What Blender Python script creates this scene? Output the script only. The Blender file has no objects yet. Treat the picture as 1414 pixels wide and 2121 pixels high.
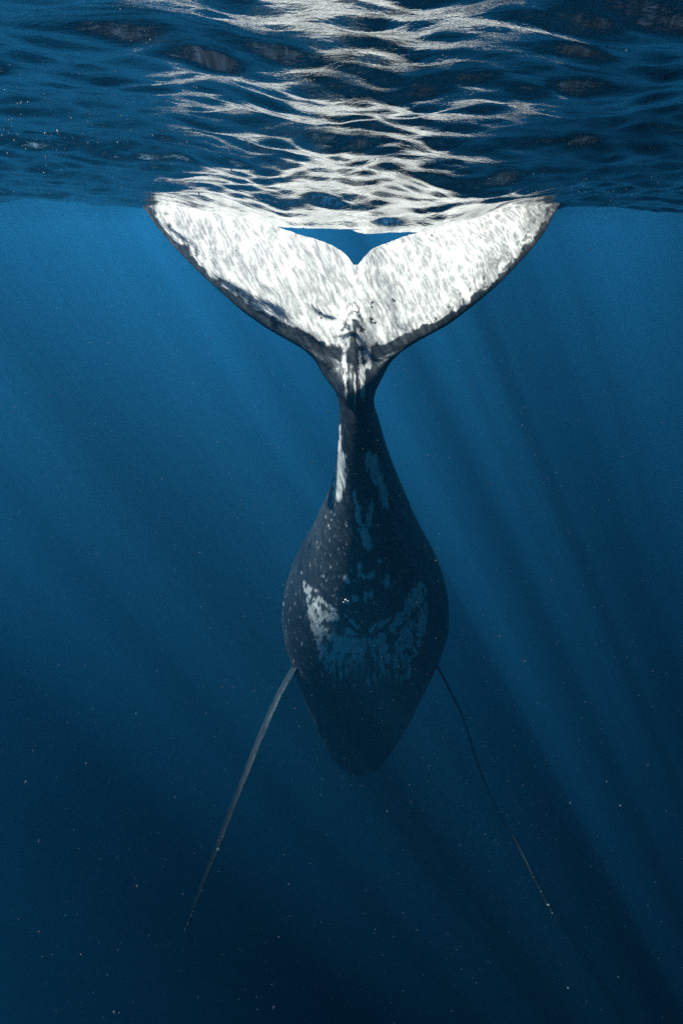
import bpy, math, random
import numpy as np
from mathutils import Vector

random.seed(7)
rng = np.random.default_rng(11)
sc = bpy.context.scene
C = sc.collection

# ------------------------------------------------------------------ camera
W, H = 1414.0, 2121.0
F = 1407.0                       # focal length in photograph pixels
PITCH = math.radians(22.05)      # looking down
CAM = np.array([0.0, 0.0, -0.60])
cp, sp = math.cos(PITCH), math.sin(PITCH)
FWD = np.array([0.0, cp, -sp]); UP = np.array([0.0, sp, cp]); RT = np.array([1.0, 0, 0])
cam = bpy.data.cameras.new('camera')
cam.sensor_fit = 'VERTICAL'; cam.angle = 2 * math.atan(H / 2 / F)
cam.clip_start = 0.05; cam.clip_end = 2000
camo = bpy.data.objects.new('camera', cam); C.objects.link(camo)
camo.location = CAM; camo.rotation_euler = (math.pi / 2 - PITCH, 0, 0)
sc.camera = camo

# ------------------------------------------------------------------ sky and sun
TO_SUN = Vector((-0.46, -0.14, 0.88)).normalized()
world = bpy.data.worlds.new('World'); sc.world = world; world.use_nodes = True
wn = world.node_tree.nodes; wl = world.node_tree.links
bgn = wn['Background']
sky = wn.new('ShaderNodeTexSky'); sky.sky_type = 'NISHITA'; sky.sun_disc = False
sky.sun_elevation = math.asin(TO_SUN.z); sky.sun_rotation = math.atan2(TO_SUN.x, TO_SUN.y)
wl.new(sky.outputs[0], bgn.inputs[0]); bgn.inputs[1].default_value = 0.05
sun = bpy.data.lights.new('sun', 'SUN'); sun.energy = 5.0; sun.angle = math.radians(0.5)
sun.color = (1.0, 0.94, 0.86)
suno = bpy.data.objects.new('sun', sun); C.objects.link(suno)
suno.location = (-20, -12, 35)
suno.rotation_euler = (-TO_SUN).to_track_quat('-Z', 'Y').to_euler()
vs = sc.view_settings
sc.display_settings.display_device = 'sRGB'
vs.view_transform = 'Standard'; vs.look = 'None'; vs.exposure = 1.4; vs.gamma = 1.0; vs.use_curve_mapping = False

cy = sc.cycles
cy.max_bounces = 6; cy.volume_bounces = 0; cy.transparent_max_bounces = 8
cy.glossy_bounces = 3; cy.diffuse_bounces = 2; cy.transmission_bounces = 2
cy.sample_clamp_indirect = 4.0
cy.use_denoising = False

# ------------------------------------------------------------------ helpers
def at(px, py, D):
    """photograph pixel at optical depth D -> world point(s)"""
    px, py, D = np.broadcast_arrays(np.asarray(px, float), np.asarray(py, float), np.asarray(D, float))
    a = (px - W / 2) / F; b = (H / 2 - py) / F
    return CAM + D[..., None] * (FWD + a[..., None] * RT + b[..., None] * UP)
def atY(px, py, Y):
    """photograph pixel at horizontal distance Y"""
    b = (H / 2 - np.asarray(py, float)) / F
    return at(px, py, np.asarray(Y, float) / (cp + b * sp))
def proj(P):
    d = P - CAM
    D = d @ FWD
    return W / 2 + F * (d @ RT) / D, H / 2 - F * (d @ UP) / D
def interp(x, tab):
    """smooth (monotone cubic) interpolation of a table of (x, y)"""
    xs = np.array([t[0] for t in tab], float); ys = np.array([t[1] for t in tab], float)
    h = np.diff(xs); dl = np.diff(ys) / h
    m = np.zeros(len(xs)); m[0] = dl[0]; m[-1] = dl[-1]
    for i in range(1, len(xs) - 1):
        if dl[i - 1] * dl[i] > 0:
            w1 = 2 * h[i] + h[i - 1]; w2 = h[i] + 2 * h[i - 1]
            m[i] = (w1 + w2) / (w1 / dl[i - 1] + w2 / dl[i])
    x = np.clip(np.asarray(x, float), xs[0], xs[-1])
    k = np.clip(np.searchsorted(xs, x) - 1, 0, len(h) - 1)
    t = (x - xs[k]) / h[k]
    return ((1 + 2 * t) * (1 - t) ** 2 * ys[k] + t * (1 - t) ** 2 * h[k] * m[k]
            + t * t * (3 - 2 * t) * ys[k + 1] + t * t * (t - 1) * h[k] * m[k + 1])
def sstep(a, b, x):
    t = np.clip((np.asarray(x, float) - a) / (b - a), 0, 1); return t * t * (3 - 2 * t)
def vnoise(x, y, seed=0):
    x = np.asarray(x, float); y = np.asarray(y, float)
    xi = np.floor(x).astype(np.int64); yi = np.floor(y).astype(np.int64)
    fx = x - xi; fy = y - yi
    fx = fx * fx * (3 - 2 * fx); fy = fy * fy * (3 - 2 * fy)
    def hsh(i, j):
        n = (i * 374761393 + j * 668265263 + seed * 1442695041) & 0xffffffff
        n = ((n ^ (n >> 13)) * 1274126177) & 0xffffffff
        return ((n ^ (n >> 16)) & 0xffff) / 65535.0
    a = hsh(xi, yi); b = hsh(xi + 1, yi); c = hsh(xi, yi + 1); d = hsh(xi + 1, yi + 1)
    return (a * (1 - fx) + b * fx) * (1 - fy) + (c * (1 - fx) + d * fx) * fy
def fbm(x, y, seed=0, oct=4):
    s = 0; a = 0.5; tot = 0
    for o in range(oct):
        s = s + a * vnoise(x * 2 ** o, y * 2 ** o, seed + o * 17); tot += a; a *= 0.55
    return s / tot
def polydist(px, py, pts):
    """distance from points to a polyline"""
    best = np.full(np.shape(px), 1e9)
    for (x0, y0), (x1, y1) in zip(pts[:-1], pts[1:]):
        dx, dy = x1 - x0, y1 - y0
        t = np.clip(((px - x0) * dx + (py - y0) * dy) / (dx * dx + dy * dy), 0, 1)
        best = np.minimum(best, np.hypot(px - x0 - t * dx, py - y0 - t * dy))
    return best
def inpoly(px, py, pts):
    ins = np.zeros(np.shape(px), bool); n = len(pts)
    for i in range(n):
        x0, y0 = pts[i]; x1, y1 = pts[(i + 1) % n]
        if y0 == y1: continue
        c = ((y0 > py) != (y1 > py)) & (px < (x1 - x0) * (py - y0) / (y1 - y0) + x0)
        ins ^= c
    return ins
def mesh_obj(name, verts, faces, material, smooth=True):
    me = bpy.data.meshes.new(name)
    verts = np.asarray(verts, np.float32); faces = np.asarray(faces, np.int32)
    k = faces.shape[1]
    me.vertices.add(len(verts)); me.vertices.foreach_set('co', verts.ravel())
    me.loops.add(faces.size); me.loops.foreach_set('vertex_index', faces.ravel())
    me.polygons.add(len(faces))
    me.polygons.foreach_set('loop_start', np.arange(0, faces.size, k, dtype=np.int32))
    me.update(calc_edges=True); me.validate()
    if smooth: me.polygons.foreach_set('use_smooth', np.ones(len(me.polygons), bool))
    o = bpy.data.objects.new(name, me); C.objects.link(o)
    me.materials.append(material)
    return o
def new_mat(name):
    m = bpy.data.materials.new(name); m.use_nodes = True
    nt = m.node_tree; nt.nodes.clear()
    out = nt.nodes.new('ShaderNodeOutputMaterial')
    return m, nt, out
def N(nt, t, **kw):
    n = nt.nodes.new(t)
    for k, v in kw.items():
        if k.startswith('_'): setattr(n, k[1:], v)
        else: n.inputs[k.replace('__', ' ')].default_value = v
    return n
def math_node(nt, op, a, b=None, clamp=False):
    n = nt.nodes.new('ShaderNodeMath'); n.operation = op; n.use_clamp = clamp
    for i, v in enumerate((a, b)):
        if v is None: continue
        if isinstance(v, (int, float)): n.inputs[i].default_value = v
        else: nt.links.new(v, n.inputs[i])
    return n.outputs[0]

# ------------------------------------------------------------------ sea surface
def wave_height(x, y, sx, sy):
    """swell with a trough at the whale's tail, wind waves and ripples; sx, sy = local grid spacing"""
    h = -0.31 * np.exp(-((y - 6.6 - 0.05 * x) / 2.3) ** 2) + 0.05 * np.cos(2 * np.pi * (y - 1.0) / 17.0) * np.exp(-(np.hypot(x, y) / 120) ** 2)
    h = h - 0.140 * np.exp(-((x - 0.15) / 1.45) ** 4 - ((y - 6.4) / 1.6) ** 2)
    h = h + (0.042 * np.sin(x * 1.15 + 0.35 * y + 1.9) + 0.018 * np.sin(x * 2.3 - 0.5 * y + 0.4) + 0.014 * np.sin(x * 4.7 + 0.9 * y + 2.2 + 0.8 * np.sin(x * 1.3)) + 0.007 * np.sin(x * 9.1 - 1.7 * y + np.sin(x * 2.9))) * np.exp(-(np.hypot(x, y) / 40) ** 2)
    r = np.random.default_rng(5)
    sp_ = np.maximum(sx, sy)
    for i in range(90):
        lam = 0.12 * (26 ** (i / 89.0))                 # 0.12 .. 3.1 m
        ang = r.normal(0, 0.42 if lam < 0.6 else 0.30)
        kx, ky = math.sin(ang), math.cos(ang)
        ph = r.uniform(0, 2 * np.pi)
        amp = 0.0074 * lam ** 0.70
        k = 2 * np.pi / lam
        # crests wander and groups come and go
        wob = 0.9 * np.sin(x * 0.7 / lam ** 0.5 + ph * 3) + 0.6 * np.sin(x * 1.9 / lam ** 0.5 + y * 0.5 + ph * 7)
        grp = 0.55 + 0.45 * np.sin((x * ky - y * kx) * k * 0.11 + ph * 5) * np.sin((x * kx + y * ky) * k * 0.13 + ph * 2)
        ar = k * (x * kx + y * ky) + ph + wob
        s = np.sin(ar)
        fade = np.clip((lam / sp_ - 3.0) / 3.0, 0, 1)
        h = h + amp * fade * grp * (s - 0.28 * np.cos(2 * ar))
    return h

def graded(lo, hi, fine, grow, far):
    xs = list(np.arange(lo, hi + fine / 2, fine))
    d = fine; v = xs[-1]
    while v < far: d *= grow; v += d; xs.append(v)
    d = fine; v = xs[0]; pre = []
    while v > -far: d *= grow; v -= d; pre.append(v)
    return np.array(pre[::-1] + xs)
gx = graded(-4.0, 4.0, 0.020, 1.05, 400); gy = graded(1.0, 8.2, 0.018, 1.05, 400)
dxs = np.gradient(gx); dys = np.gradient(gy)
X, Yg = np.meshgrid(gx, gy); SX, SY = np.meshgrid(dxs, dys)
Z = wave_height(X, Yg, SX, SY)
nx, ny = len(gx), len(gy)
idx = np.arange(nx * ny).reshape(ny, nx)
faces = np.stack([idx[:-1, :-1], idx[:-1, 1:], idx[1:, 1:], idx[1:, :-1]], -1).reshape(-1, 4)

WIDE_X, WIDE_Y = 59.7, 39.7  # noise offsets, picked for where the painted sun patches and dimming fall
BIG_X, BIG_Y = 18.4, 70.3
m_sea, nt, out = new_mat('sea_surface')
tc = N(nt, 'ShaderNodeTexCoord')
# fine capillary ripples
b1 = N(nt, 'ShaderNodeTexNoise', Scale=20.0, Detail=4.0, Roughness=0.55); b1.noise_dimensions = '2D'
mp = N(nt, 'ShaderNodeMapping'); mp.inputs['Scale'].default_value = (1.0, 2.2, 1.0)
nt.links.new(tc.outputs['Object'], mp.inputs[0]); nt.links.new(mp.outputs[0], b1.inputs['Vector'])
bump = N(nt, 'ShaderNodeBump', Strength=0.28, Distance=0.010)
nt.links.new(b1.outputs['Fac'], bump.inputs['Height'])
fr = N(nt, 'ShaderNodeFresnel', IOR=1.333); nt.links.new(bump.outputs[0], fr.inputs['Normal'])
gl = N(nt, 'ShaderNodeBsdfGlossy', Roughness=0.02); gl.inputs['Color'].default_value = (1, 1, 1, 1)
nt.links.new(bump.outputs[0], gl.inputs['Normal'])
# caustics put into the transparent colour: sunlight passes in bright threads and dim cells
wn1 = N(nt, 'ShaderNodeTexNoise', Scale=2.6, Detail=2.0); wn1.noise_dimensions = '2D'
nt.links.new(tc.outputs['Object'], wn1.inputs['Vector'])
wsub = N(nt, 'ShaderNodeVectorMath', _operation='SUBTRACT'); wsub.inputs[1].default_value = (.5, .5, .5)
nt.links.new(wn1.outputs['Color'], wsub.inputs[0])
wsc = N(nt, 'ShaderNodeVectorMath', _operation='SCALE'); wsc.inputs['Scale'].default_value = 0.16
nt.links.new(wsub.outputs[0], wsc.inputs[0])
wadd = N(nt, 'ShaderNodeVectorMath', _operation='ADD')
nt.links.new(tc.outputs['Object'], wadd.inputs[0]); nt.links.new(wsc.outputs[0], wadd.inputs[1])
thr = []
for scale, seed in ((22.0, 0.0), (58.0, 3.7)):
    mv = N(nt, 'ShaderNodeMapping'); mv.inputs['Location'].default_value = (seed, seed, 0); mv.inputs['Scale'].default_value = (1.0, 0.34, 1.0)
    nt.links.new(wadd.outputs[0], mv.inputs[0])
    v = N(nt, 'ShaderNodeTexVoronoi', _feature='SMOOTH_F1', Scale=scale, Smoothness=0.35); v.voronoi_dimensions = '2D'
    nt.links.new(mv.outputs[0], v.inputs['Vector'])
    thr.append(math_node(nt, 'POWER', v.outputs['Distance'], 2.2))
big = N(nt, 'ShaderNodeTexNoise', Scale=0.55, Detail=2.5, Roughness=0.6); big.noise_dimensions = '2D'  # light shafts put into the transmission as long noise patches
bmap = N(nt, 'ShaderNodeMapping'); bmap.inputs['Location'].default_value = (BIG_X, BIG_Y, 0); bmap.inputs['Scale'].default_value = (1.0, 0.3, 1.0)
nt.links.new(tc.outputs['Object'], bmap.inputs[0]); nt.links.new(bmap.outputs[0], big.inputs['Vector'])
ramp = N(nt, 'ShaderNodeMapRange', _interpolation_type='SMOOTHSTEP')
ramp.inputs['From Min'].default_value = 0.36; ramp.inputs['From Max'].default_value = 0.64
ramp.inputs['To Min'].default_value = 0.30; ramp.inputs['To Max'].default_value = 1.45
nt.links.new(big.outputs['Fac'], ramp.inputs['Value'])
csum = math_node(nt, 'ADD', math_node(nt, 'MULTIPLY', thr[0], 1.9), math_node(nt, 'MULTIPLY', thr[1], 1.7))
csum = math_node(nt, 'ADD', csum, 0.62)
# broad light and shade painted into the transmission: brighter and dimmer stretches of water
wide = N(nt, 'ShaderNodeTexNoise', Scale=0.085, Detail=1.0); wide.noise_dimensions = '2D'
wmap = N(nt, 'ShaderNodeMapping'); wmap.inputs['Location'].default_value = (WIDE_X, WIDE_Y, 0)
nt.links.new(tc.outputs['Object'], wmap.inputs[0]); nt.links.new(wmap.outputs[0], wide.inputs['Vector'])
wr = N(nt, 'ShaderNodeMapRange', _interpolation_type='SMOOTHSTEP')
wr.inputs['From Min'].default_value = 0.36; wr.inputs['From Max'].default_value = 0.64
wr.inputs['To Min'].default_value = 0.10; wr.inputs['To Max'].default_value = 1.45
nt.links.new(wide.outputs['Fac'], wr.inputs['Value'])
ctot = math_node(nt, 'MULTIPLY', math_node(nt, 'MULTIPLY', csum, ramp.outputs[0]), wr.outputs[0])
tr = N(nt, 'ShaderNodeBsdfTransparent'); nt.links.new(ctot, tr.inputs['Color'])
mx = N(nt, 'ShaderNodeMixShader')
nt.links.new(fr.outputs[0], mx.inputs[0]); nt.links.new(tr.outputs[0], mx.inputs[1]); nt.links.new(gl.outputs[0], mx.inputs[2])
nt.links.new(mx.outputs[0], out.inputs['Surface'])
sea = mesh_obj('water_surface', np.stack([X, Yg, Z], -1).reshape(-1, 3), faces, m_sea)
sea['kind'] = 'structure'; sea['label'] = 'rippled sea surface seen from below with mirrored bright streaks'

# ------------------------------------------------------------------ sea floor far below
m_bed, nt, out = new_mat('dark_sea_floor')
nz = N(nt, 'ShaderNodeTexNoise', Scale=0.25, Detail=6.0)
cr = N(nt, 'ShaderNodeValToRGB'); cr.color_ramp.elements[0].color = (.008, .010, .010, 1); cr.color_ramp.elements[1].color = (.018, .020, .020, 1)
nt.links.new(nz.outputs['Fac'], cr.inputs[0])
pb = N(nt, 'ShaderNodeBsdfPrincipled', Roughness=0.95); nt.links.new(cr.outputs[0], pb.inputs['Base Color'])
nt.links.new(pb.outputs[0], out.inputs['Surface'])
q = np.linspace(-420, 420, 141); BX, BY = np.meshgrid(q, q)
BZ = -80 + 3 * fbm(BX / 30 + 50, BY / 30 + 50, 3)
bi = np.arange(141 * 141).reshape(141, 141)
bf = np.stack([bi[:-1, :-1], bi[:-1, 1:], bi[1:, 1:], bi[1:, :-1]], -1).reshape(-1, 4)
bed = mesh_obj('sea_floor', np.stack([BX, BY, BZ], -1).reshape(-1, 3), bf, m_bed)
bed['kind'] = 'structure'; bed['label'] = 'dark sea floor lost in deep blue water'

# ------------------------------------------------------------------ the whale
m_skin, nt, out = new_mat('whale_skin')
att = N(nt, 'ShaderNodeVertexColor'); att.layer_name = 'markings'
tcs = N(nt, 'ShaderNodeTexCoord')
sn = N(nt, 'ShaderNodeTexNoise', Scale=9.0, Detail=7.0, Roughness=0.65); nt.links.new(tcs.outputs['Object'], sn.inputs['Vector'])
mot = N(nt, 'ShaderNodeMapRange'); mot.inputs['From Min'].default_value = .3; mot.inputs['From Max'].default_value = .7
mot.inputs['To Min'].default_value = .80; mot.inputs['To Max'].default_value = 1.12
nt.links.new(sn.outputs['Fac'], mot.inputs['Value'])
mulc = N(nt, 'ShaderNodeVectorMath', _operation='SCALE')
nt.links.new(att.outputs['Color'], mulc.inputs[0]); nt.links.new(mot.outputs[0], mulc.inputs['Scale'])
pb = N(nt, 'ShaderNodeBsdfPrincipled', Roughness=0.42); pb.inputs['Specular IOR Level'].default_value = 0.35
nt.links.new(mulc.outputs[0], pb.inputs['Base Color'])
sb = N(nt, 'ShaderNodeTexNoise', Scale=38.0, Detail=3.0); nt.links.new(tcs.outputs['Object'], sb.inputs['Vector'])
sb2 = N(nt, 'ShaderNodeTexNoise', Scale=3.5, Detail=3.0); nt.links.new(tcs.outputs['Object'], sb2.inputs['Vector'])
hsum = math_node(nt, 'ADD', math_node(nt, 'MULTIPLY', sb.outputs['Fac'], 0.12), sb2.outputs['Fac'])
bp = N(nt, 'ShaderNodeBump', Strength=0.5, Distance=0.05); nt.links.new(hsum, bp.inputs['Height'])
nt.links.new(bp.outputs[0], pb.inputs['Normal'])
nt.links.new(pb.outputs[0], out.inputs['Surface'])

# outline of the flukes (leading edges root -> tip, photograph pixels)
LE_L = [(700, 826), (693, 805), (681, 790), (668, 774), (651, 746), (630, 726), (599, 707), (565, 688), (530, 665), (495, 639), (461, 608),
        (422, 573), (388, 539), (357, 507), (325, 469), (299, 431), (278, 398), (262, 372)]
LE_R = [(774, 826), (778, 805), (786, 790), (794, 776), (807, 753), (825, 734), (852, 715), (887, 695), (925, 674), (963, 646), (998, 618),
        (1033, 587), (1067, 552), (1098, 518), (1130, 476), (1150, 438), (1172, 402), (1190, 372)]
TE = [(0, 0), (.012, .03), (.036, .11), (.075, .20), (.145, .28), (.22, .345), (.30, .41), (.356, .48), (.50, .60), (.68, .76), (.85, .90), (1, 1)]
def smooth_poly(pts, n):
    p = np.array(pts, float)
    d = np.r_[0, np.cumsum(np.hypot(*np.diff(p, axis=0).T))]; d /= d[-1]
    u = np.linspace(0, 1, n)
    return np.stack([interp(u, list(zip(d, p[:, 0]))), interp(u, list(zip(d, p[:, 1])))], -1)
NR = 190                                   # fluke rows
NF, NB = 300, 110                          # columns over the belly side / the back side
eL = smooth_poly(LE_L, NR); eR = smooth_poly(LE_R, NR)
ey = 0.5 * (eL[:, 1] + eR[:, 1]); ey = (ey[0] - ey) / (ey[0] - ey[-1])
ycen = 826 + (553 - 826) * ey ** 1.12
xcen = np.full(NR, 737.0)
# body silhouette below the tail stock: (row, left, right)
SIL = [(826, 700, 774), (845, 703, 776), (873, 702, 785), (901, 701, 792), (930, 699, 800), (958, 696, 809), (986, 692, 819), (1015, 686, 830),
       (1043, 677, 841), (1071, 666, 853), (1099, 653, 864), (1128, 641, 878), (1159, 625, 894), (1189, 606, 910), (1219, 594, 922),
       (1248, 586, 928), (1278, 584, 929)]
YC = [(340, 7.30), (440, 6.98), (540, 6.70), (640, 6.47), (740, 6.29), (800, 6.25), (860, 6.31), (920, 6.47), (980, 6.75), (1050, 7.18), (1150, 7.98), (1278, 9.20)]  # distance of the axis
BF = [(700, .16), (760, .21), (826, .27), (900, .33), (960, .40), (1050, .60), (1150, .90), (1220, 1.10), (1278, 1.2)]                        # half depth
K_LEAN, C_CUP = 0.27, 0.15
th_f = np.linspace(0, math.pi, NF)
th_b = np.linspace(math.pi, 2 * math.pi, NB + 2)[1:-1]
th = np.r_[th_f, th_b]
tt = -np.cos(th); st = np.sin(th)          # tt: left -1 .. right +1, st>0 belly side
rows = []
def frames(Cn):
    T = np.gradient(Cn, axis=0); T /= np.linalg.norm(T, axis=1)[:, None]
    # perpendicular to the axis, in the vertical plane, towards the viewer (-Y)
    n = np.stack([np.zeros(len(T)), T[:, 2], -T[:, 1]], -1)
    n[n[:, 1] > 0] *= -1
    return T, n
# body rows first, girth -> tail stock handled tail -> head
yb = np.r_[np.linspace(826, 1278, 190)[1:]]
Lb = interp(yb, [(r[0], r[1]) for r in SIL]); Rb = interp(yb, [(r[0], r[2]) for r in SIL])
Cb = atY((Lb + Rb) / 2, yb, interp(yb, YC))
Db = (Cb - CAM) @ FWD
wb = (Rb - Lb) / 2 * Db / F
bb = interp(yb, BF)
# forward of the girth: chest and head, in metres along a steeper axis
sh = np.linspace(0, 1, 110)[1:] ** 0.9 * 5.2
axp = math.radians(1) * interp(sh, [(0, 55), (.8, 63), (1.6, 68), (2.6, 71), (5.2, 72)])
ds = np.diff(np.r_[0, sh])
Ch = Cb[-1] + np.cumsum(np.stack([np.zeros_like(sh), np.cos(axp) * ds, -np.sin(axp) * ds], -1), axis=0)
g0 = wb[-1]
wh = g0 * interp(sh, [(0, 1), (.4, 1.0), (.9, .975), (1.5, .92), (2.2, .84), (3.0, .74), (3.8, .60), (4.6, .42), (5.1, .22), (5.2, .06)])
bh = bb[-1] * interp(sh, [(0, 1), (.4, 1.0), (.9, .95), (1.5, .86), (2.2, .73), (3.0, .58), (3.8, .44), (4.6, .30), (5.1, .15), (5.2, .04)])
Cf = atY(xcen, ycen, interp(ycen, YC))
Call = np.r_[Cf[::-1], Cb, Ch]
T, Nn = frames(Call)
for _ in range(12):
    Nn[1:-1] = (Nn[:-2] + 2 * Nn[1:-1] + Nn[2:]) / 4
Nn /= np.linalg.norm(Nn, axis=1)[:, None]
P = np.zeros((len(Call), len(th), 3))
# fluke rows
ku = np.linspace(0, 1, NR)
gT = interp(np.abs(tt), TE)
for r in range(NR):
    i = NR - 1 - r                      # index in Call
    u = ku[r]
    w_te = sstep(0.35, 1.0, u)
    g = (1 - w_te) * np.abs(tt) ** 1.15 + w_te * gT
    e = np.where(tt[:, None] < 0, eL[r], eR[r])
    px = xcen[r] + (e[:, 0] - xcen[r]) * np.abs(tt)
    py = ycen[r] + (e[:, 1] - ycen[r]) * g
    Yc = interp(py, YC)
    for _ in range(3):                   # cupped towards the viewer at the tips
        p = atY(px, py, Yc)
        Yc = interp(py, YC) - C_CUP * (p[:, 0] - 0.13) ** 2 * sstep(0.0, 0.35, u)
    py = py + 5 * sstep(.93, 1, u) * (fbm(px / 14, py * 0 + 3, 91, 4) - .5) * np.minimum(1, np.abs(tt) * 20)
    p = atY(px, py, Yc)
    half = (eR[r, 0] - eL[r, 0]) / 2
    a = sstep(0.0, 0.30, u)
    body_h = 0.27 * (1 - a) + (0.115 * (1 - u) ** 0.8 + 0.007) * a
    hgt = body_h * np.abs(st) ** (1.0 - 0.0 * a)
    xm = px - 733
    keel = 0.13 * sstep(600, 720, py) * sstep(0, .12, u) * np.exp(-(xm / 27.0) ** 2)
    hgt = hgt + keel * (st > 0) + 0.12 * sstep(600, 760, py) * sstep(0, .12, u) * np.exp(-(xm / 45.0) ** 2) * (st <= 0)
    P[i] = p + Nn[i] * (hgt * np.sign(st))[:, None]
off = NR
for j in range(len(yb)):
    P[off + j] = Cb[j] + (tt * wb[j])[:, None] * RT + Nn[off + j] * (st * bb[j])[:, None]
off += len(yb)
for j in range(len(sh)):
    pleat = 0.010 * np.sin(tt * wh[j] / 0.085 * np.pi) * sstep(.75, 1.3, sh[j]) * (st > 0.25) * sstep(.25, .5, st) * (1 - sstep(3.9, 4.3, sh[j]))
    P[off + j] = Ch[j] + (tt * wh[j])[:, None] * RT + Nn[off + j] * (st * bh[j] + pleat)[:, None]
nr, nc = P.shape[:2]
# irregular flesh: slow undulation of the surface
verts = P.reshape(-1, 3)
ids = np.arange(nr * nc).reshape(nr, nc)
nxt = np.roll(ids, -1, axis=1)
qf = np.stack([ids[:-1], ids[1:], nxt[1:], nxt[:-1]], -1).reshape(-1, 4)
# close trailing edge (front row to back row) and the snout
capv = []; capf = []
fr_ids = ids[0]
for k in range(NF - 1):
    # matching back column for each front column
    a, b = fr_ids[k], fr_ids[k + 1]
    bk = lambda kk: fr_ids[0] if kk == 0 else (fr_ids[NF - 1] if kk == NF - 1 else fr_ids[NF + min(NB - 1, max(0, int(round((NF - 1 - kk) * (NB + 1) / (NF - 1))) - 1))])
    quad = [a, b, bk(k + 1), bk(k)]
    if len(set(quad)) == 4: capf.append(quad)
    elif len(set(quad)) == 3:
        tri = list(dict.fromkeys(quad)); capf.append(tri + [tri[-1]])
capf = [f for f in capf if len(set(f)) == 4]
tip = len(verts)
verts = np.r_[verts, [P[-1].mean(0) + np.array([0, .03, -.08])]]
qf = np.r_[qf, np.array(capf)]
ntri = np.stack([ids[-1], np.full(nc, tip), nxt[-1]], -1)

# pectoral fins: long blades swept down and outwards
def fin_mesh(path, D0, D1, chord_dir, widths):
    pth = smooth_poly(path, 120)
    u = np.linspace(0, 1, 120)
    Dp = D0 + (D1 - D0) * u
    cen = at(pth[:, 0], pth[:, 1], Dp)
    Tn = np.gradient(cen, axis=0); Tn /= np.linalg.norm(Tn, axis=1)[:, None]
    ray = cen - CAM; ray /= np.linalg.norm(ray, axis=1)[:, None]
    cd = -ray + chord_dir * RT
    cd = cd - (Tn * cd).sum(1)[:, None] * Tn; cd /= np.linalg.norm(cd, axis=1)[:, None]
    nrm = np.cross(Tn, cd)
    chord = interp(u, [(0, .62), (.12, .58), (.35, .55), (.6, .47), (.8, .36), (.93, .22), (1, .05)])
    thick = interp(u, widths)
    a = np.linspace(0, 2 * np.pi, 40, endpoint=False)
    # knobbly leading edge
    knob = 0.045 * np.maximum(0, np.sin(u * 34 + 0.6 * np.sin(u * 11))) * sstep(.15, .3, u)
    V = cen[:, None] + cd[:, None] * (np.cos(a)[None, :, None] * chord[:, None, None] + (np.cos(a) > .6)[None, :, None] * knob[:, None, None]) \
        + nrm[:, None] * (np.sin(a) * (0.75 + 0.25 * np.cos(a)))[None, :, None] * thick[:, None, None]
    ii = np.arange(120 * 40).reshape(120, 40); jj = np.roll(ii, -1, axis=1)
    f = np.stack([ii[:-1], ii[1:], jj[1:], jj[:-1]], -1).reshape(-1, 4)
    return V.reshape(-1, 3), f, cen, cd, nrm, chord, thick
FIN_L = [(640, 1330), (620, 1362), (602, 1394), (582, 1430), (561, 1474), (539, 1526), (514, 1588), (486, 1658), (458, 1731), (430, 1802), (404, 1872), (383, 1930)]
FIN_R = [(892, 1360), (912, 1394), (932, 1432), (955, 1480), (973, 1532), (988, 1580), (1008, 1632), (1040, 1697), (1073, 1756), (1104, 1818), (1134, 1875), (1152, 1905)]
WID = [(0, .05), (.15, .018), (.3, .026), (.5, .036), (.7, .034), (.9, .03), (1, .015)]
finL = fin_mesh(FIN_L, 11.1, 10.3, 0.085, WID)
finR = fin_mesh(FIN_R, 11.1, 10.5, 0.03, [(a, b * .6) for a, b in WID])
nb_body = len(verts)
vL = len(verts); verts = np.r_[verts, finL[0]]
vR = len(verts); verts = np.r_[verts, finR[0]]
quads = np.r_[qf, finL[1] + vL, finR[1] + vR]

me = bpy.data.meshes.new('humpback_whale')
loops = np.r_[quads.ravel(), ntri.ravel()].astype(np.int32)
ls = np.r_[np.arange(len(quads)) * 4, len(quads) * 4 + np.arange(len(ntri)) * 3].astype(np.int32)
me.vertices.add(len(verts)); me.vertices.foreach_set('co', verts.astype(np.float32).ravel())
me.loops.add(len(loops)); me.loops.foreach_set('vertex_index', loops)
me.polygons.add(len(ls)); me.polygons.foreach_set('loop_start', ls)
me.update(calc_edges=True); me.validate()
me.polygons.foreach_set('use_smooth', np.ones(len(me.polygons), bool))
import bmesh
bm = bmesh.new(); bm.from_mesh(me); bmesh.ops.recalc_face_normals(bm, faces=bm.faces); bm.to_mesh(me); bm.free()
me.materials.append(m_skin)

# ---- skin markings (white belly and flukes on black skin)
px, py = proj(verts)
front = np.zeros(len(verts), bool)
front[:nr * nc] = np.tile(st >= -1e-9, nr)
wx = (fbm(px / 9, py / 9, 1) - .5); wy = (fbm(px / 9 + 40, py / 9 + 9, 2) - .5)
qx, qy = px + 12 * wx, py + 14 * wy
sxn, syn = px + 5 * wx, py + 16 * wy        # gentler sideways for the streaks
white = np.zeros(len(verts))
def add(mask): 
    global white
    white = np.maximum(white, mask)
def cut(mask):
    global white
    white = white * (1 - mask)
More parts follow.
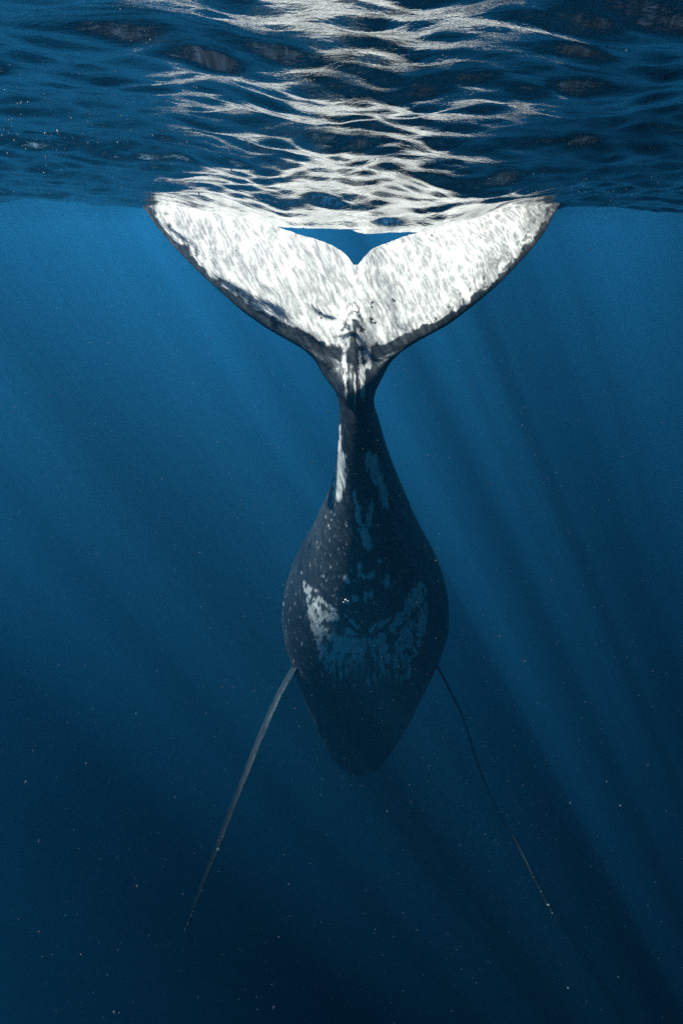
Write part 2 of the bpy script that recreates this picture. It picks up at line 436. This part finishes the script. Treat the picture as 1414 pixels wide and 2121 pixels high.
# flukes
isfl = np.zeros(len(verts), bool); isfl[:NR * nc] = True
dedge = np.minimum(polydist(px, py, LE_L), polydist(px, py, LE_R))
rag = fbm(px / 16, py / 16, 5, 5)
band = 9 + 34 * np.clip(rag - .36, 0, 1) + 26 * sstep(640, 725, py) + 10 * sstep(430, 560, px) * sstep(700, 560, px)
fl = sstep(-2, 2, dedge - band) * (py < 752 + 16 * (fbm(px / 6, py / 22, 8) - .5))
vcap = sstep(-4, 4, (718 + 34 * (fbm(px / 5, py / 26, 9) - .5)) - py)
add(fl * vcap * isfl)
spl = sstep(.60, .66, fbm(px / 7, py / 12, 21, 4)) * sstep(60, 20, dedge) * (fbm(px / 60, py / 60, 22) > .5)
cut(spl * isfl * .9)
# dark marks on the keel and beside it
keel_dark = [[(712, 650), (718, 634), (730, 626), (742, 634), (748, 660)],
             [(716, 668), (722, 650), (734, 646), (744, 652), (750, 664)],
             [(708, 684), (716, 672)], [(722, 680), (734, 664), (744, 678), (750, 684)],
             [(733, 670), (732, 690), (731, 720), (731, 760), (732, 800)]]
for pl, w in zip(keel_dark, (2.0, 2.2, 3.5, 5, 7)):
    cut(sstep(w + 1.5, w - 1.5, polydist(sxn, qy, pl)) * front)
for cx, cyy, rx, ry in ((770, 663, 6, 6), (686, 718, 4, 7), (702, 732, 9, 15), (750, 722, 10, 6), (781, 716, 4, 9), (768, 628, 3, 4), (815, 622, 4, 4), (663, 647, 4, 4), (756, 733, 9, 4)):
    cut(sstep(1.3, .8, np.hypot((qx - cx) / rx, (qy - cyy) / ry)) * front)
for cx, cyy, r_ in ((775, 667, 3.5), (712, 698, 3), (663, 658, 2.5), (769, 634, 3)):
    add(sstep(1.3, .7, np.hypot(px - cx, py - cyy) / r_) * front)
# pale streaks running down the tail stock
def streak(pts, w, seed, thr=.42):
    d = polydist(sxn, py, pts)
    n = fbm(px / 2.6, py / 15, seed, 4)
    y0 = min(p[1] for p in pts); y1 = max(p[1] for p in pts)
    fy = np.clip((py - y0 + w) / (y1 - y0 + 2 * w), 0, 1)
    ww = w * (.25 + .95 * np.sin(np.pi * fy) ** .7)
    add(sstep(ww + 1.2, ww - 1.2, d + 2.2 * w * (n - thr) + 4 * (n - .5)) * front)
streak([(713, 715), (713, 770), (715, 800)], 4, 31); streak([(716, 800), (716, 828)], 1.5, 32, .5)
streak([(746, 725), (750, 780), (753, 830)], 4.5, 33); streak([(733, 770), (735, 820), (736, 850)], 1.2, 34, .5)
streak([(762, 720), (762, 760)], 6, 35, .5)
streak([(709, 940), (707, 990), (700, 1035)], 9, 36); streak([(704, 880), (701, 960), (690, 1040)], 4, 37, .48)
streak([(766, 942), (774, 965), (780, 1000)], 10, 38, .46); streak([(784, 990), (794, 1020), (800, 1052)], 7, 39, .47)
streak([(739, 1040), (742, 1080), (752, 1094), (764, 1092), (768, 1040)], 4.5, 40); streak([(733, 1018), (735, 1042)], 3.5, 41)
streak([(752, 1098), (758, 1120), (764, 1136)], 9, 42, .5)
# speckles
for sc_, th_, sd in ((2.6, .84, 51), (4.2, .85, 52), (6.5, .86, 53)):
    n = fbm(px / sc_, py / (sc_ * 1.8), sd, 2)
    add(sstep(th_ - .03, th_ + .05, n) * front * sstep(960, 1040, py) * (1 - sstep(1400, 1440, py)) * (.55 + .45 * vnoise(px / 40, py / 40, sd)))
for cx, cyy, rx, ry in ((718, 1201, 5, 10), (801, 1204, 6.5, 13), (745, 1176, 5, 8), (756, 1235, 5, 12), (768, 1232, 6, 10), (735, 1240, 6, 6), (787, 1165, 2.5, 6), (718, 1246, 6, 4)):
    add(sstep(1.25, .8, np.hypot((qx - cx) / rx, (qy - cyy) / ry)) * front)
streak([(746, 1190), (756, 1197), (768, 1194), (774, 1182)], 5, 43)
# white belly with dark blotches, the dark arc and the throat pleats
BEL = [(628, 1205), (648, 1212), (662, 1232), (682, 1252), (700, 1268), (722, 1278), (748, 1300), (764, 1303), (800, 1280), (830, 1262), (845, 1235), (850, 1218),
       (868, 1205), (882, 1212), (886, 1260), (880, 1310), (866, 1350), (852, 1395), (842, 1440), (672, 1440), (664, 1380), (655, 1330), (640, 1290), (634, 1240)]
belly = inpoly(qx, qy, BEL).astype(float) * front
blot = fbm(px / 11, py / 15, 61, 3)
blot2 = fbm(px / 6, py / 11, 62, 2)
spots = np.maximum(sstep(.56, .60, blot), sstep(.66, .70, blot2))
belly = belly * (1 - .95 * spots * (1 - .7 * inpoly(px, py, [(690, 1315), (760, 1325), (760, 1355), (690, 1350)])))
ple = .5 + .5 * np.sin(px / 2.3 + 5 * (fbm(px / 26, py / 22, 63) - .5))
brk = fbm(px / 9, py / 14, 65, 4)
low = sstep(1345, 1395, py + 40 * (brk - .5))
belly = belly * (1 - low * sstep(.30, .55, ple * .45 + 1.1 * (fbm(px / 6, py / 26, 64, 4) - .28)))
belly = belly * (1 - sstep(1385, 1432, py + 50 * (brk - .5)))
add(belly)
cut(sstep(5.5, 3.0, polydist(px + 3 * wx, py + 3 * wy, [(700, 1268), (712, 1284), (735, 1305), (762, 1318), (790, 1306), (812, 1285), (822, 1258)])) * front)
cut(sstep(3.2, 1.4, polydist(px + 3 * wx, py, [(760, 1280), (761, 1340), (762, 1390)])) * front * .8)
# fins: pale along the edges
fu = np.zeros(len(verts)); fu[vL:] = 1
fa = np.tile(np.tile(np.linspace(0, 2 * np.pi, 40, endpoint=False), 120), 2)
fuu = np.tile(np.repeat(np.linspace(0, 1, 120), 40), 2)
fw = (np.abs(np.cos(fa)) > .55) * sstep(.4, .55, fbm(fuu * 40, np.sin(fa) * 2, 71)) * .6
fw = np.maximum(fw * .12, .08 * sstep(.2, .5, fuu))
white[vL:] = fw
# colours
mott = fbm(px / 5, py / 5, 81, 4)
dark = np.stack([.016 + .020 * mott, .019 + .021 * mott, .023 + .022 * mott], -1)
pale = np.array([.63, .59, .55])
col = dark * (1 - white[:, None]) + pale * white[:, None] * (.88 + .2 * (mott[:, None] - .3))
ca = me.color_attributes.new('markings', 'FLOAT_COLOR', 'POINT')
ca.data.foreach_set('color', np.c_[col, np.ones(len(col))].astype(np.float32).ravel())
whale = bpy.data.objects.new('humpback_whale', me); C.objects.link(whale)
whale['label'] = 'humpback whale hanging head down with bright white flukes at the surface'
whale['category'] = 'whale'

# ---- barnacles on the fins and belly
m_bar, nt, out = new_mat('barnacle_shell')
nz = N(nt, 'ShaderNodeTexNoise', Scale=60.0, Detail=3.0)
cr = N(nt, 'ShaderNodeValToRGB'); cr.color_ramp.elements[0].color = (.35, .33, .28, 1); cr.color_ramp.elements[1].color = (.8, .78, .7, 1)
nt.links.new(nz.outputs['Fac'], cr.inputs[0])
pb = N(nt, 'ShaderNodeBsdfPrincipled', Roughness=0.7); nt.links.new(cr.outputs[0], pb.inputs['Base Color'])
nt.links.new(pb.outputs[0], out.inputs['Surface'])
prof = [(1.0, -.25), (.92, .25), (.62, .62), (.40, .66), (.28, .35), (.02, .25)]
bv = []; bfc = []
for (r_, z_) in prof:
    for k in range(10):
        a = 2 * math.pi * k / 10; rr = r_ * (1 + .10 * math.cos(5 * a)) 
        bv.append((rr * math.cos(a), rr * math.sin(a), z_))
for i in range(len(prof) - 1):
    for k in range(10):
        bfc.append((i * 10 + k, i * 10 + (k + 1) % 10, (i + 1) * 10 + (k + 1) % 10, (i + 1) * 10 + k))
bar0 = mesh_obj('barnacle', bv, bfc, m_bar); bar_me = bar0.data
first = [True]
def barnacle(pos, nrm, r_):
    if first[0]: o = bar0; first[0] = False
    else:
        o = bpy.data.objects.new('barnacle', bar_me); C.objects.link(o)
    o.parent = whale; o.location = pos
    o.rotation_euler = Vector(nrm).to_track_quat('Z', 'Y').to_euler(); o.scale = (r_, r_, r_)
for fin, side, spots_ in ((finL, -1, (.995, .985, .965, .93, .915, .84, .80, .74, .69, .65)), (finR, 1, (.96, .92, .86, .80, .72))):
    V, f, cen, cd, nrm, chord, thick = fin
    for u in spots_:
        k = int(u * 119)
        e = cd[k]
        barnacle(cen[k] + e * (chord[k] * .97), e, random.uniform(.012, .026) * (1.0 if side < 0 else .5))
        if u > .9: barnacle(cen[k] + e * (chord[k] * .8) + nrm[k] * thick[k] * .5 * (1 if nrm[k][1] < 0 else -1), e, random.uniform(.01, .022) * (1.0 if side < 0 else .5))
def skin_at(x_, y_):
    d = np.hypot(px[:nr * nc] - x_, py[:nr * nc] - y_) + 1e3 * ~front[:nr * nc]
    i = int(np.argmin(d)); n = me.vertices[i].normal
    return verts[i], n
for (x_, y_, r_) in ((716, 1243, .018), (721, 1246, .015), (712, 1247, .012), (712, 698, .014), (775, 667, .018), (663, 658, .012), (769, 634, .014)):
    p_, n_ = skin_at(x_, y_); barnacle(p_, n_, r_)

# ------------------------------------------------------------------ drifting specks and bubbles
ico_v = []
ph = (1 + 5 ** .5) / 2
for a, b in ((-1, ph), (1, ph), (-1, -ph), (1, -ph)): ico_v.append((a, b, 0))
for a, b in ((-1, ph), (1, ph), (-1, -ph), (1, -ph)): ico_v.append((0, a, b))
for a, b in ((-1, ph), (1, ph), (-1, -ph), (1, -ph)): ico_v.append((b, 0, a))
ico_v = np.array(ico_v) / math.sqrt(1 + ph * ph)
ico_f = np.array([(0, 11, 5), (0, 5, 1), (0, 1, 7), (0, 7, 10), (0, 10, 11), (1, 5, 9), (5, 11, 4), (11, 10, 2), (10, 7, 6), (7, 1, 8),
                  (3, 9, 4), (3, 4, 2), (3, 2, 6), (3, 6, 8), (3, 8, 9), (4, 9, 5), (2, 4, 11), (6, 2, 10), (8, 6, 7), (9, 8, 1)])
def speck_mat(name, colr, rough):
    m, nt, out = new_mat(name)
    nz = N(nt, 'ShaderNodeTexNoise', Scale=3.0, Detail=1.0)
    cr = N(nt, 'ShaderNodeValToRGB'); cr.color_ramp.elements[0].color = (*colr[0], 1); cr.color_ramp.elements[1].color = (*colr[1], 1)
    nt.links.new(nz.outputs['Fac'], cr.inputs[0])
    pb = N(nt, 'ShaderNodeBsdfPrincipled', Roughness=rough); nt.links.new(cr.outputs[0], pb.inputs['Base Color'])
    nt.links.new(pb.outputs[0], out.inputs['Surface']); return m
def swarm(name, pos, rad, stretch, m):
    n = len(pos)
    V = np.zeros((n, 12, 3))
    for i in range(n):
        d = rng.normal(size=3); d /= np.linalg.norm(d)
        v = ico_v * rad[i]
        ax = stretch[i][0]; k = stretch[i][1]
        v = v + np.outer(v @ ax, ax) * (k - 1)
        V[i] = v + pos[i]
    f = (ico_f[None] + (np.arange(n) * 12)[:, None, None]).reshape(-1, 3)
    return mesh_obj(name, V.reshape(-1, 3), f, m)
pos = []; rad = []; stv = []
while len(pos) < 11000:
    D = rng.uniform(1.1 ** 2, 9.0 ** 2) ** .5
    p_ = CAM + D * (FWD + rng.uniform(-.75, .75) * RT + rng.uniform(-1.0, .75) * UP)
    if p_[2] > -0.45 - 0.12 * max(0, p_[1] - 2): continue
    pos.append(p_); rad.append(min(.0021, rng.lognormal(math.log(.0009), .55)))
    ax = rng.normal(size=3); ax /= np.linalg.norm(ax); stv.append((ax, rng.uniform(1, 1.8)))
m_speck = speck_mat('drifting_matter', ((.42, .38, .36), (.66, .61, .58)), .8)
pl = swarm('marine_snow', pos, rad, stv, m_speck)
pl['kind'] = 'stuff'; pl['label'] = 'fine pale specks of plankton drifting through the blue water'; pl['category'] = 'plankton'
# tiny air bubbles under the surface
pos = []; rad = []; stv = []
def bub(px_, py_, D, r_):
    p_ = at(px_, py_, D); pos.append(p_); rad.append(r_)
    ax = (0.35 * RT - 0.94 * UP) if px_ < 707 else (-0.3 * RT - .95 * UP)
    stv.append((ax, rng.uniform(2.2, 4.5)))
for k in range(110):
    x_ = abs(rng.normal(0, 170)); y_ = rng.normal(255 + .22 * x_, 75)
    if y_ > 425 or y_ < 40: continue
    bub(x_, y_, rng.uniform(1.1, 1.7), rng.lognormal(math.log(.0008), .4))
for (x_, y_) in ((250, 20), (300, 65), (297, 92), (305, 90), (312, 84), (272, 86), (240, 148), (383, 155), (402, 180), (408, 183), (427, 295), (481, 260), (523, 176), (530, 177), (917, 115), (924, 118), (949, 97), (955, 96), (962, 190), (1296, 105), (909, 330), (915, 329), (776, 330), (788, 329)):
    bub(x_, y_, rng.uniform(1.0, 1.5), rng.uniform(.0006, .0011))
for k in range(60):
    bub(rng.uniform(1000, 1410), rng.normal(395, 20), rng.uniform(1.5, 2.2), rng.uniform(.0004, .0008))
m_bub = speck_mat('bubble_foam', ((.85, .85, .85), (.95, .95, .92)), .35)
m_bub.node_tree.nodes['Principled BSDF'].inputs['Metallic'].default_value = 1.0
bo = swarm('air_bubbles', pos, rad, stv, m_bub)
bo['kind'] = 'stuff'; bo['label'] = 'tiny bright air bubbles glinting just under the sea surface'; bo['category'] = 'bubbles'

# ------------------------------------------------------------------ the water itself: one closed box of blue haze
m_hz, nt, out = new_mat('sea_water')
# per metre: scatter and extinction in red, green, blue
S = np.array([.0020, .0178, .0385]); E = np.array([.074, .0570, .0525])
sca = nt.nodes.new('ShaderNodeVolumeScatter'); sca.inputs['Anisotropy'].default_value = 0.38
ds_ = float(S.max()); sca.inputs['Color'].default_value = (*(S / ds_), 1); sca.inputs['Density'].default_value = ds_
A = E - S; da = float(A.max())
ab = nt.nodes.new('ShaderNodeVolumeAbsorption'); ab.inputs['Color'].default_value = (*(1 - A / da), 1); ab.inputs['Density'].default_value = da
ad = nt.nodes.new('ShaderNodeAddShader'); nt.links.new(sca.outputs[0], ad.inputs[0]); nt.links.new(ab.outputs[0], ad.inputs[1])
nt.links.new(ad.outputs[0], out.inputs['Volume'])
hx, z0, z1 = 410.0, -81.2, 0.75
hv = [(x, y, z) for z in (z0, z1) for y in (-hx, hx) for x in (-hx, hx)]
hf = [(0, 2, 3, 1), (4, 5, 7, 6), (0, 1, 5, 4), (2, 6, 7, 3), (0, 4, 6, 2), (1, 3, 7, 5)]
hz = mesh_obj('haze', hv, hf, m_hz, smooth=False)
hz['kind'] = 'stuff'; hz['label'] = 'clear deep blue sea water fading things with distance'; hz['category'] = 'water'
